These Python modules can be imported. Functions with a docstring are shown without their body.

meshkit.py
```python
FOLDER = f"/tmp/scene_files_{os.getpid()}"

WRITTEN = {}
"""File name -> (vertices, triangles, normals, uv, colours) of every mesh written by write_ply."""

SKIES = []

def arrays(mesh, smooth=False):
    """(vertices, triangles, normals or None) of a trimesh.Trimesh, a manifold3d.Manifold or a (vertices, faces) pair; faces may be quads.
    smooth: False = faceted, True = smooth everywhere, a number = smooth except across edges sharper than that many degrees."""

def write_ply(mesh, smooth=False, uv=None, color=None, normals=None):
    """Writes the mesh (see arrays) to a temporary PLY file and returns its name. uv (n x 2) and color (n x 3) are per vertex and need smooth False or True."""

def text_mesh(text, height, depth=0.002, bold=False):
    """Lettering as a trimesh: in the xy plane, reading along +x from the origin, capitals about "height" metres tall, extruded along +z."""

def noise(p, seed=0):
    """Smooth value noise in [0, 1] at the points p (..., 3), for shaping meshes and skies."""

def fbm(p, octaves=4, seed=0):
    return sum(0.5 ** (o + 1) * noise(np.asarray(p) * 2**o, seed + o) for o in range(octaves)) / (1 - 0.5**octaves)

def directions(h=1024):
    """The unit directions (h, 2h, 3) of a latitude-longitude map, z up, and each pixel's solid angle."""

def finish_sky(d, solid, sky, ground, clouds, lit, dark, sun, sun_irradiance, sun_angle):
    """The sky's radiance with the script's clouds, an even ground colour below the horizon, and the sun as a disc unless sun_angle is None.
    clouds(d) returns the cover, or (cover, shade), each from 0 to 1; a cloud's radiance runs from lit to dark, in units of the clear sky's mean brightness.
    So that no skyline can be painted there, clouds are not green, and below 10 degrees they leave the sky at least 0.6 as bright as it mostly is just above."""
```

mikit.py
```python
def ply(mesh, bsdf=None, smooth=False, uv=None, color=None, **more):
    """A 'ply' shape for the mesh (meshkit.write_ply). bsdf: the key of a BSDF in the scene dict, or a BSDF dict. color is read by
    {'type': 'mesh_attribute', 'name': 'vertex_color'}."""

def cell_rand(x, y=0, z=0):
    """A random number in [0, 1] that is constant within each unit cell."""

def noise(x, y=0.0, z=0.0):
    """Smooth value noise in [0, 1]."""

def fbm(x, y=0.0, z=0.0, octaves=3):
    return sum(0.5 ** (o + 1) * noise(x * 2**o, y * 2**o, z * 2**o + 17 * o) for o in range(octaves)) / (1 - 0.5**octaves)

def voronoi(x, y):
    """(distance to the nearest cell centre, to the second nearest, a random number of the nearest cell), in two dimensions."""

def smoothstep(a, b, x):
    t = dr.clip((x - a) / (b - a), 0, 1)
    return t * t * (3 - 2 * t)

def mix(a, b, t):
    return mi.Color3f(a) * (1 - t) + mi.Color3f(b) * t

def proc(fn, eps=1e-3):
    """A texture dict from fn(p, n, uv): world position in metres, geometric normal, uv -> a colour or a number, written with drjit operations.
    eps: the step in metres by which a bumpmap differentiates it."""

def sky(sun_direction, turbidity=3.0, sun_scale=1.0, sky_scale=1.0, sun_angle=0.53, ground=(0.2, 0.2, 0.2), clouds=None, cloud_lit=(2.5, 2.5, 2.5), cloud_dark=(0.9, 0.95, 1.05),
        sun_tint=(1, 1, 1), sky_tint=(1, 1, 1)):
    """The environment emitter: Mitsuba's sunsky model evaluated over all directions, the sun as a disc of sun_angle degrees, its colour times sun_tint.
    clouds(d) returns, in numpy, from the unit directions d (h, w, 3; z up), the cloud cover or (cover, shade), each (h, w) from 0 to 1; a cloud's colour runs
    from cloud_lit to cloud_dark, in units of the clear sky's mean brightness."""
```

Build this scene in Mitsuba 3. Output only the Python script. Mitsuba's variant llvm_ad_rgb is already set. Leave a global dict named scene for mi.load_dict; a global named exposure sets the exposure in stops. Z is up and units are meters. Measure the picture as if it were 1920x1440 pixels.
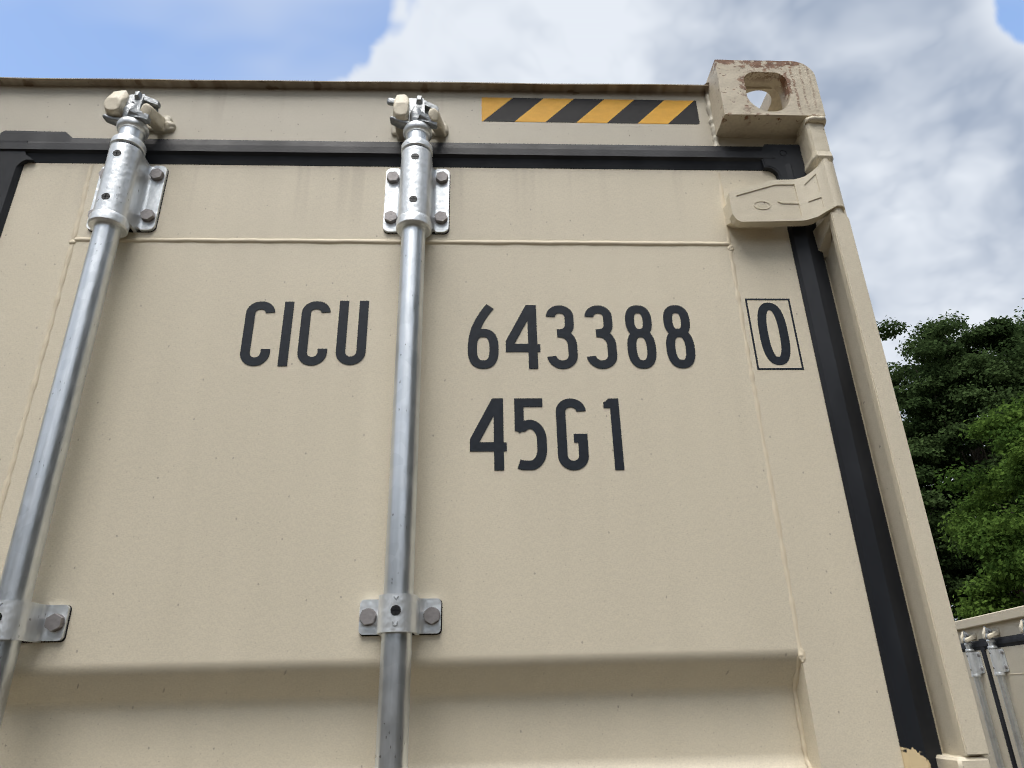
import math, numpy as np, trimesh, mitsuba as mi, mikit, meshkit
import drjit as dr
import manifold3d as m3
from shapely.geometry import Polygon, LineString, Point, box as sbox
from shapely.ops import unary_union
from mikit import noise, fbm, voronoi, smoothstep, mix, cell_rand, proc

T = mi.ScalarTransform4f
M, CS = m3.Manifold, m3.CrossSection
scene, labels = {}, {}

# ------------------------------------------------------------------ camera, sky, exposure
EYE = np.array([0.0, -0.84, 1.9367])
FWD = np.array([0.04655586, 0.91278329, 0.40578224])
UP = np.array([0.00320237, -0.406357, 0.91370878])
scene['camera'] = {'type': 'perspective', 'fov': 71.61, 'fov_axis': 'x', 'near_clip': 0.02, 'far_clip': 2000.0,
                   'to_world': T().look_at(origin=EYE.tolist(), target=(EYE + FWD).tolist(), up=UP.tolist())}
exposure = 2.57


def clouds(d):
    az = np.arctan2(d[..., 0], d[..., 1])
    el = np.arcsin(np.clip(d[..., 2], -1, 1))
    q = d / np.maximum(0.30 + d[..., 2:3], 0.1)           # a flat cloud layer seen from below
    w1 = meshkit.fbm(q * 3.0 + 11.3, 4, 5) - 0.5
    w2 = meshkit.fbm(q * 3.0 + 47.1, 4, 15) - 0.5
    qw = q + np.stack([w1, w2, w1 * 0], -1) * 0.22
    big = meshkit.fbm(qw * 2.1 + np.array([3.1, 7.7, 0.4]), 3, 2)
    fine = meshkit.fbm(qw * 9.0 + 4.0, 5, 9)
    billow = 1 - np.abs(2 * meshkit.fbm(qw * 6.0 + 21.0, 4, 33) - 1)
    # broken cloud everywhere, with two blue openings of the layer: a long one to the north-west, a small one to the north-east
    a = az + 0.67 - 1.6 * (el - 0.82)
    gap = np.exp(-(np.maximum(np.abs(a) - 0.24, 0) / 0.24) ** 2) * np.exp(-((el - 0.80) / 0.34) ** 2)
    gap2 = np.exp(-((az - 0.86) / 0.055) ** 2 - ((el - 0.705) / 0.06) ** 2)
    v = 0.42 * big + 0.34 * fine + 0.24 * billow + 0.125 - 0.50 * gap - 0.50 * gap2
    cover = np.clip((v - 0.385) / 0.065, 0, 1)
    cover = cover * cover * (3 - 2 * cover)
    veil = np.clip((meshkit.fbm(qw * np.array([2.0, 5.0, 2.0]) + 9.0, 4, 44) - 0.37) / 0.3, 0, 1) ** 1.5 * 0.75
    thick = np.clip((v - 0.42) / 0.30, 0, 1)
    sh = meshkit.fbm(qw * 2.9 + np.array([1.7, 0.3, 9.1]), 5, 21)
    lump = meshkit.fbm(qw * 6.5 + np.array([5.9, 2.3, 1.1]), 4, 27)
    crisp = 1 - np.abs(2 * meshkit.fbm(qw * 15.0 + 2.7, 4, 51) - 1)
    shade = np.clip((0.45 * sh + 0.40 * lump + 0.15 * crisp - 0.475) / 0.22, 0, 1) * (0.15 + 0.85 * thick)
    return np.maximum(cover, veil), shade


SUN = np.array([-0.14, -0.36, 0.90])            # high in front of the doors, spread wide by thin cloud
scene['sky'] = mikit.sky(SUN, turbidity=5, sun_scale=0.56, sun_angle=44.0, sky_scale=1.45, clouds=clouds, cloud_lit=(0.80, 0.85, 0.92), cloud_dark=(0.38, 0.45, 0.57), ground=(0.08, 0.075, 0.065), sun_tint=(0.88, 1.0, 1.20), sky_tint=(1.06, 0.98, 0.92))


# ------------------------------------------------------------------ materials
def mat(key, d):
    scene[key] = d
    return key


def two(d):
    return {'type': 'twosided', 'bsdf': d}


def specks(p, n, uv):
    """Small dark flecks, a little taller than wide."""
    f1, _, r = voronoi(p.x * 55.0 + p.y * 31.0, p.z * 38.0 + p.y * 17.0)
    a = smoothstep(0.075, 0.035, f1) * dr.select(r > 0.93, 1.0, 0.0)
    g1, _, s = voronoi(p.x * 150.0 + p.y * 70.0, p.z * 120.0 + p.y * 50.0)
    b = smoothstep(0.14, 0.07, g1) * dr.select(s > 0.95, 0.5, 0.0)
    return dr.maximum(a, b)


def paint_col(base):
    def fn(p, n, uv):
        big = fbm(p.x * 3.1, p.y * 3.1, p.z * 2.0, 3)
        streak = fbm(p.x * 60.0 + p.y * 40.0, 0.3, p.z * 2.6, 3)
        mott = fbm(p.x * 780.0, p.y * 780.0, p.z * 780.0, 2)
        chalk = smoothstep(0.48, 0.75, fbm(p.x * 5.0 + 3.0, 0.0, p.z * 3.2, 4))
        v = 0.90 + 0.11 * big + 0.065 * (streak - 0.5) + 0.22 * (mott - 0.5) + 0.035 * chalk
        # grime that has washed down from under the top gasket, in runs
        d = 2.705 - p.z
        run = smoothstep(0.50, 0.72, fbm(p.x * 38.0, 1.7, p.z * 1.3, 3))
        edge = smoothstep(0.012, 0.0, d + 0.010 * noise(p.x * 220.0, 0.0, 3.0)) * dr.select(d > 0, 1.0, 0.0)
        down = smoothstep(0.17, 0.0, d) * dr.select(d > 0, 1.0, 0.0) * run
        dirt = dr.clip(0.35 * edge * noise(p.x * 330.0, 0.0, p.z * 330.0) + 0.16 * down, 0, 1)
        c = mix(mi.Color3f(*base) * v, mi.Color3f(0.16, 0.13, 0.10), dirt)
        return mix(c, mi.Color3f(0.20, 0.165, 0.12), 0.55 * specks(p, n, uv))
    return fn


def peel(p, n, uv):
    return noise(p.x * 420.0, p.y * 420.0, p.z * 420.0) + 0.5 * noise(p.x * 900.0, p.y * 900.0, p.z * 900.0)


CREAM = (0.650, 0.592, 0.466)
mat('mat_paint', two({'type': 'bumpmap', 'arbitrary': proc(peel, 6e-4), 'scale': 0.00010,
     'bsdf': {'type': 'principled', 'base_color': proc(paint_col(CREAM)), 'roughness': 0.50, 'specular': 0.35}}))
mat('mat_paint_plain', two({'type': 'principled', 'base_color': {'type': 'rgb', 'value': [0.64, 0.565, 0.425]}, 'roughness': 0.5, 'specular': 0.35}))


def grime_shade_col(p, n, uv):
    """Frame paint: as the doors, with brown grime along welds, and grime with painted shade under the drip edge."""
    mott = fbm(p.x * 780.0, p.y * 780.0, p.z * 780.0, 2)
    big = fbm(p.x * 9.0, p.y * 9.0, p.z * 9.0, 3)
    v = 0.88 + 0.12 * big + 0.18 * (mott - 0.5)
    g = smoothstep(0.62, 0.80, fbm(p.x * 45.0, p.y * 45.0, p.z * 70.0, 3)) * smoothstep(2.853, 2.872, p.z)
    seam = smoothstep(2.863, 2.8715, p.z) * (0.62 + 0.38 * noise(p.x * 130.0, 0.0, p.z * 90.0))  # browns the drip edge underside: its shade put into the colour
    run = smoothstep(0.55, 0.75, fbm(p.x * 50.0, 2.2, p.z * 2.0, 3)) * smoothstep(2.76, 2.87, p.z) * 0.16
    film = smoothstep(2.750, 2.756, p.z) * smoothstep(0.040, 0.048, p.y)  # greys the beam face, as the drip edge would shade it
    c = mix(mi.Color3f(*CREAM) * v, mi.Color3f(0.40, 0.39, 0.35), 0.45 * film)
    c = mix(c, mi.Color3f(0.15, 0.10, 0.06), dr.clip(0.75 * g + 0.80 * seam + run, 0, 0.92))
    return mix(c, mi.Color3f(0.10, 0.07, 0.05), 0.7 * specks(p, n, uv))


mat('mat_frame', two({'type': 'bumpmap', 'arbitrary': proc(peel, 6e-4), 'scale': 0.00010,
     'bsdf': {'type': 'principled', 'base_color': proc(grime_shade_col), 'roughness': 0.50, 'specular': 0.35}}))


def rust_mask(p):
    w = fbm(p.x * 110.0, p.y * 110.0, p.z * 110.0, 4)
    w2 = fbm(p.x * 330.0 + 7.0, p.y * 330.0, p.z * 330.0, 3)
    top = smoothstep(2.874, 2.895, p.z + 0.030 * (w - 0.5)) * smoothstep(0.56, 0.53, p.x)
    ax, az = (p.x - 0.4685) / 0.033, (p.z - 2.8275) / 0.041
    ring = dr.sqrt(ax * ax + az * az)
    near = smoothstep(1.75, 1.02, ring)
    above = near * smoothstep(-0.35, 0.7, az)
    left = smoothstep(0.019, 0.0, dr.abs(p.x - 0.433 + 0.004 * (w - 0.5))) * smoothstep(2.868, 2.850, p.z) * 0.75
    right = smoothstep(0.012, 0.0, dr.abs(p.x - 0.505)) * smoothstep(2.80, 2.83, p.z) * 0.85
    runs = (smoothstep(0.0032, 0.0010, dr.abs(p.x - 0.5165 - 0.006 * (2.87 - p.z) + 0.003 * noise(p.z * 60.0, 1.0, 0.0)))
            + 0.75 * smoothstep(0.0026, 0.0008, dr.abs(p.x - 0.5315 + 0.003 * noise(p.z * 50.0, 5.0, 0.0)))
            + 0.60 * smoothstep(0.0028, 0.0008, dr.abs(p.x - 0.5455 + 0.003 * noise(p.z * 70.0, 9.0, 0.0)))) * smoothstep(2.775, 2.80, p.z) * 0.75
    edge = smoothstep(0.006, 0.0, dr.abs(p.z - 2.7775)) * smoothstep(0.58, 0.72, w) * 0.9
    a = dr.clip(top * 0.95 + above * 0.70 + left * 0.75 + right * 0.8 + edge, 0, 1)
    m = smoothstep(0.49, 0.61, w * 0.62 + w2 * 0.38 + 0.30 * a - 0.14) * a + 0.10 * a
    chips = smoothstep(0.71, 0.76, fbm(p.x * 210.0 + 31.0, p.y * 210.0, p.z * 260.0, 3)) * 0.85 * smoothstep(0.445, 0.43, p.x)
    return dr.clip((m + runs * smoothstep(0.30, 0.60, w2) + chips) * (0.12 + 0.88 * smoothstep(0.026, 0.008, p.y)), 0, 0.95)


def casting_col(p, n, uv):
    m = rust_mask(p)
    mott = fbm(p.x * 350.0, p.y * 350.0, p.z * 350.0, 2)
    c = mi.Color3f(0.600, 0.540, 0.425) * (0.90 + 0.20 * (mott - 0.5) + 0.10 * fbm(p.x * 20.0, p.y * 20.0, p.z * 20.0))
    r = mix((0.085, 0.038, 0.022), (0.30, 0.155, 0.090), fbm(p.x * 160.0, p.y * 160.0, p.z * 160.0, 3))
    return mix(c, r, m)


mat('mat_casting', two({'type': 'bumpmap', 'arbitrary': proc(lambda p, n, uv: noise(p.x * 160.0, p.y * 160.0, p.z * 160.0) + noise(p.x * 420.0, p.y * 420.0, p.z * 420.0) * 0.6, 6e-4), 'scale': 0.00022,
     'bsdf': {'type': 'principled', 'base_color': proc(casting_col), 'roughness': 0.55, 'specular': 0.3}}))


def galv(lo, hi, streaky):
    def fn(p, n, uv):
        f1, f2, r = voronoi(p.x * 95.0 + p.y * 60.0, p.z * 70.0 + p.y * 30.0)
        s = fbm(p.x * 320.0 + p.y * 260.0, p.z * (9.0 if streaky else 60.0), 0.0, 3)
        t = dr.clip(0.35 * r + 0.65 * s, 0, 1)
        c = mix(lo, hi, t)
        dull = smoothstep(0.55, 0.78, fbm(p.x * 55.0, p.y * 55.0, p.z * 22.0, 4))
        c = mix(c, mi.Color3f(0.50, 0.52, 0.53), 0.45 * dull)
        nick = smoothstep(0.09, 0.04, voronoi(p.x * 120.0 + p.y * 90.0, p.z * 48.0)[0]) * dr.select(noise(p.x * 40.0, p.y * 40.0, p.z * 30.0) > 0.66, 0.7, 0.0)
        return mix(c, mi.Color3f(0.12, 0.12, 0.13), nick)
    return fn


def galv_rough(a, b):
    return proc(lambda p, n, uv: a + (b - a) * fbm(p.x * 130.0, p.y * 130.0, p.z * 45.0, 3))


mat('mat_rod', two({'type': 'bumpmap', 'arbitrary': proc(lambda p, n, uv: fbm(p.x * 150.0 + p.y * 150.0, 0.0, p.z * 30.0, 3), 6e-4), 'scale': 0.00025,
     'bsdf': {'type': 'principled', 'base_color': proc(galv((0.58, 0.62, 0.65), (0.82, 0.85, 0.88), True)), 'metallic': 0.88, 'roughness': galv_rough(0.24, 0.40), 'specular': 0.5}}))
mat('mat_zinc', two({'type': 'bumpmap', 'arbitrary': proc(lambda p, n, uv: fbm(p.x * 170.0, p.y * 170.0, p.z * 170.0, 2), 6e-4), 'scale': 0.0005,
     'bsdf': {'type': 'principled', 'base_color': proc(galv((0.66, 0.70, 0.725), (0.84, 0.87, 0.89), False)), 'metallic': 0.62, 'roughness': galv_rough(0.28, 0.46), 'specular': 0.5}}))
mat('mat_cam', two({'type': 'bumpmap', 'arbitrary': proc(lambda p, n, uv: fbm(p.x * 240.0, p.y * 240.0, p.z * 240.0, 3), 6e-4), 'scale': 0.0009,
     'bsdf': {'type': 'principled', 'base_color': proc(galv((0.22, 0.235, 0.245), (0.40, 0.42, 0.435), False)), 'metallic': 0.80, 'roughness': 0.50, 'specular': 0.5}}))
mat('mat_bolt', two({'type': 'principled', 'base_color': proc(lambda p, n, uv: mix((0.20, 0.19, 0.19), (0.36, 0.34, 0.34), fbm(p.x * 260.0, p.y * 260.0, p.z * 260.0, 3))), 'metallic': 0.55, 'roughness': 0.55, 'specular': 0.4}))


def rubber_col(p, n, uv):
    dust = fbm(p.x * 14.0, p.y * 14.0, p.z * 5.0, 4)
    c = mix((0.009, 0.011, 0.015), (0.022, 0.025, 0.031), smoothstep(0.35, 0.75, dust))
    # cream overspray that covers the foot of the right-hand gasket
    e = 1.8735 + 0.010 * (noise(p.x * 140.0, 0.0, 2.0) - 0.5) + 0.008 * (noise(p.x * 420.0, 0.0, p.z * 300.0) - 0.5) - 0.32 * dr.maximum(p.x - 0.488, 0.0) - 1.2 * dr.maximum(p.x - 0.4925, 0.0)
    over = smoothstep(0.0012, -0.0012, p.z - e) * smoothstep(0.46, 0.465, p.x) * smoothstep(0.505, 0.500, p.x) * smoothstep(1.795, 1.805, p.z)
    return mix(c, mi.Color3f(0.62, 0.50, 0.30), over)


mat('mat_rubber', two({'type': 'principled', 'base_color': proc(rubber_col), 'roughness': proc(lambda p, n, uv: 0.46 + 0.22 * fbm(p.x * 25.0, p.y * 25.0, p.z * 9.0, 3)), 'specular': 0.24}))
mat('mat_rubber_plain', two({'type': 'principled', 'base_color': {'type': 'rgb', 'value': [0.018, 0.02, 0.024]}, 'roughness': 0.4, 'specular': 0.5}))
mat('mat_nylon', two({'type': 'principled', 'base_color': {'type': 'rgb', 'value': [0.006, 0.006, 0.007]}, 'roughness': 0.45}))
mat('mat_vinyl', two({'type': 'principled', 'base_color': proc(lambda p, n, uv: mi.Color3f(0.013, 0.018, 0.026) * (0.8 + 0.5 * fbm(p.x * 200.0, 0.0, p.z * 200.0, 2))), 'roughness': 0.55, 'specular': 0.22}))


def stripe(c):
    def fn(p, n, uv):
        weave = 0.5 + 0.5 * dr.sin(p.z * 2200.0) * dr.sin(p.x * 2200.0)
        return mi.Color3f(*c) * (0.90 + 0.10 * weave + 0.16 * (fbm(p.x * 90.0, 0.0, p.z * 160.0, 3) - 0.5))
    return fn


mat('mat_yellow', two({'type': 'principled', 'base_color': proc(stripe((0.80, 0.43, 0.055))), 'roughness': 0.55, 'specular': 0.25}))
mat('mat_black', two({'type': 'principled', 'base_color': proc(stripe((0.026, 0.026, 0.028))), 'roughness': 0.6, 'specular': 0.2}))


def gravel_col(p, n, uv):
    f1, f2, r = voronoi(p.x * 24.0, p.y * 24.0)
    c = mix((0.038, 0.029, 0.019), (0.105, 0.083, 0.056), r * smoothstep(0.0, 0.3, f2 - f1))
    return c * (0.75 + 0.5 * fbm(p.x * 0.6, p.y * 0.6, 0.0, 4))


mat('mat_gravel', two({'type': 'principled', 'base_color': proc(gravel_col), 'roughness': 0.9}))
mat('mat_bark', two({'type': 'principled', 'base_color': proc(lambda p, n, uv: mix((0.05, 0.04, 0.03), (0.17, 0.14, 0.11), fbm(p.x * 14.0, p.y * 14.0, p.z * 3.0, 4))), 'roughness': 0.9}))
mat('mat_leaf', {'type': 'principledthin', 'base_color': {'type': 'mesh_attribute', 'name': 'vertex_color'}, 'roughness': 0.55, 'diff_trans': 0.7, 'spec_trans': 0.0, 'eta': 1.4})


# ------------------------------------------------------------------ mesh helpers
def box(x0, x1, y0, y1, z0, z1):
    return M.cube([x1 - x0, y1 - y0, z1 - z0]).translate([x0, y0, z0])


def rbox(x0, x1, y0, y1, z0, z1, c=0.0015):
    """A box with chamfered edges."""
    v = []
    for a, b, e in ((c, c, 0), (c, 0, c), (0, c, c)):
        v += [(x, y, z) for x in (x0 + a, x1 - a) for y in (y0 + b, y1 - b) for z in (z0 + e, z1 - e)]
    return M.hull_points(np.array(v))


def hull(*pts):
    return M.hull_points(np.array(pts, float))


def balls(*prs):
    """Hull of spheres (x, y, z, r)."""
    return M.batch_hull([M.sphere(p[3], 16).translate(list(p[:3])) for p in prs])


def rings(g):
    gs = getattr(g, 'geoms', [g])
    out = []
    for q in gs:
        out.append(np.array(q.exterior.coords)[:-1])
        out += [np.array(i.coords)[:-1] for i in q.interiors]
    return out


def cross(g):
    if not hasattr(g, 'geom_type'):
        g = Polygon(g)
    return CS(rings(g), m3.FillRule.EvenOdd)


def ext(g, h):
    return cross(g).extrude(h)


def xz(g, y0, y1):
    """Outline in (x, z), solid from y0 to y1."""
    return ext(g, y1 - y0).transform(np.array([[1, 0, 0, 0], [0, 0, 1, y0], [0, 1, 0, 0.0]]))


def xy(g, z0, z1):
    return ext(g, z1 - z0).translate([0, 0, z0])


def yz(g, x0, x1):
    return ext(g, x1 - x0).transform(np.array([[0, 0, 1, x0], [1, 0, 0, 0], [0, 1, 0, 0.0]]))


def cyl(x, y, z0, z1, r, r2=None, n=48):
    return M.cylinder(z1 - z0, r, r if r2 is None else r2, n).translate([x, y, z0])


def cyl_y(x, z, y0, y1, r, r2=None, n=32):
    """Cylinder along y; r at y1 (back), r2 at y0 (front)."""
    return M.cylinder(y1 - y0, r, r if r2 is None else r2, n).rotate([90, 0, 0]).translate([x, y1, z])


def lathe(x, y, prof, n=48):
    """prof: (radius, z) pairs."""
    p = np.array([(0, prof[0][1])] + list(prof) + [(0, prof[-1][1])], float)
    return CS([p if Polygon(p).exterior.is_ccw else p[::-1]]).revolve(n).translate([x, y, 0])


def rrect(x0, x1, z0, z1, r):
    return sbox(x0 + r, z0 + r, x1 - r, z1 - r).buffer(r, quad_segs=8)


def tm(a):
    if isinstance(a, M):
        m = a.to_mesh()
        return trimesh.Trimesh(m.vert_properties[:, :3], m.tri_verts, process=False)
    return a


CX = -0.7175                                # the seam between the two doors


def mirrored(mesh):
    m = tm(mesh).copy()
    v = np.array(m.vertices)
    v[:, 0] = 2 * CX - v[:, 0]
    return trimesh.Trimesh(v, np.array(m.faces)[:, ::-1], process=False)


def weld_tube(pts, r, seed, wob=0.25, step=0.004, flat=1.0):
    """A weld bead: a wavy thin tube along a polyline."""
    pts = np.array(pts, float)
    out = [pts[0]]
    for a, b in zip(pts[:-1], pts[1:]):
        n = max(1, int(np.linalg.norm(b - a) / step))
        out += [a + (b - a) * (k + 1) / n for k in range(n)]
    p = np.array(out)
    rr = r * (1 + wob * (meshkit.noise(np.c_[np.arange(len(p)) * 0.7, np.zeros(len(p)), np.zeros(len(p))], seed) * 2 - 1))
    t = np.gradient(p, axis=0)
    t /= np.linalg.norm(t, axis=1, keepdims=True) + 1e-12
    nb = np.array([0, -1.0, 0])
    a = np.cross(t, nb)
    a /= np.linalg.norm(a, axis=1, keepdims=True) + 1e-12
    k = 10
    ang = np.arange(k) * 2 * np.pi / k
    jit = (meshkit.noise(np.c_[np.arange(len(p)) * 0.35, np.zeros(len(p)), np.ones(len(p))], seed + 3) - 0.5) * r * 0.22
    v = p[:, None] + a[:, None] * (rr[:, None] * np.cos(ang) + jit[:, None])[..., None] + nb * (rr[:, None] * np.sin(ang) * flat)[..., None]
    i, j = np.meshgrid(np.arange(len(p) - 1), np.arange(k), indexing='ij')
    q = np.stack([i * k + j, i * k + (j + 1) % k, (i + 1) * k + (j + 1) % k, (i + 1) * k + j], -1).reshape(-1, 4)
    return trimesh.Trimesh(v.reshape(-1, 3), np.vstack([q[:, [0, 2, 1]], q[:, [0, 3, 2]]]), process=False)


def roughened(man, amp, freq, seed, edge=0.004):
    m = tm(man.refine_to_length(edge))
    m = trimesh.Trimesh(m.vertices, m.faces, process=True)
    v, n = np.array(m.vertices), np.array(m.vertex_normals)
    return trimesh.Trimesh(v + n * ((meshkit.fbm(v * freq, 3, seed) - 0.5) * 2 * amp)[:, None], m.faces, process=False)


# ------------------------------------------------------------------ the container, in its own coordinates (x along the doors, y into it, z up)
YD, YH = 0.045, 0.052                      # door face, top beam face
XG0, XG1 = 0.476, 0.5245                   # right gasket
XL0, XL1 = -0.742, -0.693                  # seam gasket
ZG0, ZG1 = 2.703, 2.752                    # top gasket
WL, WR, WZ = -0.5888, 0.381, 2.561         # weld lines of the door panel
parts = []                                 # (name, mesh, material, smoothing)


def add(name, mesh, m, smooth=30):
    parts.append((name, mesh, m, smooth))


def mir(name, mesh, m, smooth=30):
    add(name, mesh, m, smooth)
    add(name, mirrored(mesh), m, smooth)


# --- top beam with its drip edge
SL = (2.8763 - 2.8691) / (0.182 + 0.686)
fz = lambda x: 2.8763 + SL * (x - 0.182) if x > CX else 2.8763 + SL * (2 * CX - x - 0.182)
XA, XB = 2 * CX - 0.391, 0.391
beam = xz([(XA, 2.777), (XB, 2.777), (XB, fz(XB)), (CX, fz(CX)), (XA, fz(XB))], YH, 0.118) + box(2 * CX - 0.53, 0.53, YH, 0.118, ZG1 + 0.0005, 2.7775)
beam = beam + yz([(YH, ZG1 + 0.0004), (YH + 0.002, ZG1 - 0.0022), (YH + 0.02, ZG1 - 0.0022), (YH + 0.02, ZG1 + 0.0004)], 2 * CX - 0.53, 0.53)
add('top_beam', beam, 'mat_frame')
v0 = []
drip = xz([(XA, fz(XB)), (CX, fz(CX)), (XB, fz(XB)), (XB, fz(XB) + 0.0018), (CX, fz(CX) + 0.0018), (XA, fz(XB) + 0.0018)], 0.0372, 0.119)
dm = tm(drip.refine_to_length(0.03))
vv = np.array(dm.vertices)
w = meshkit.fbm(np.c_[vv[:, 0] * 5, vv[:, 0] * 0, vv[:, 0] * 0], 3, 4) - 0.5
vv[:, 2] += w * 0.0016 * (vv[:, 1] < 0.06)
vv[:, 1] += (meshkit.noise(np.c_[vv[:, 0] * 9, vv[:, 0] * 0, vv[:, 0] * 0], 8) - 0.5) * 0.002 * (vv[:, 1] < 0.06)
add('top_beam__drip_edge', trimesh.Trimesh(vv, dm.faces, process=False), 'mat_frame')

# --- black and yellow warning decal, four yellow and four black pieces
DX0, DX1, DZ0, DZ1 = 0.006, 0.3695, 2.806, 2.8582
whole = sbox(DX0, DZ0, DX1, DZ1)
pitch = 0.0512
lean = 0.0502
for k in range(8):
    x = DX0 - lean + 0.0018 + k * pitch
    s = Polygon([(x, DZ0), (x + pitch, DZ0), (x + pitch + lean, DZ1), (x + lean, DZ1)]).intersection(whole)
    if k == 0:
        s = Polygon([(DX0, DZ0), (DX0 + 0.0018, DZ0), (DX0 + 0.0018 + lean, DZ1), (DX0, DZ1)])
    if s.area > 1e-6:
        add('top_beam__yellow_stripe' if k % 2 == 0 else 'top_beam__black_stripe', xz(s, YH - 0.0006, YH - 0.0001), 'mat_yellow' if k % 2 == 0 else 'mat_black', False)

# --- corner casting: thick-walled block, three openings
out = Polygon([(0.391, 2.7775), (0.5545, 2.7775), (0.5545, 2.896), (0.391, 2.896)])
arc = [(0.5195 + 0.035 * math.sin(a), 2.861 + 0.035 * math.cos(a)) for a in np.linspace(0, math.pi / 2, 12)]
body = [(0.391, 2.7775), (0.5545, 2.7775)] + arc[::-1] + [(0.391, 2.896)]
cast = xz(body, 0.0, 0.178)
cav = sbox(0.420, 2.804, 0.528, 2.866).buffer(-0.008).buffer(0.008)
cast -= xz(cav, 0.030, 0.150)
hole = unary_union([Point(0.4690, 2.8200).buffer(0.0355, quad_segs=24), rrect(0.4335, 0.5045, 2.826, 2.8700, 0.020)]).convex_hull
cast -= xz(hole, -0.01, 0.031)
cast -= xy(Polygon(LineString([(0.4735, 0.0665), (0.4735, 0.128)]).buffer(0.0315, quad_segs=16).exterior), 2.86, 2.90)
cast -= yz(rrect(0.045, 0.125, 2.81, 2.86, 0.02), 0.52, 0.60)
castm = roughened(cast, 0.0006, 60, 5, 0.006)
mir('corner_casting', castm, 'mat_casting', 32)
# weld between the casting and the beam
mir('corner_casting__weld_bead', weld_tube([(0.391, YH, 2.755), (0.3925, YH - 0.0005, 2.79), (0.3905, YH - 0.001, 2.83), (0.391, YH - 0.002, 2.872), (0.3895, 0.042, 2.884)], 0.0048, 31, 0.4), 'mat_frame', True)

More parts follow.
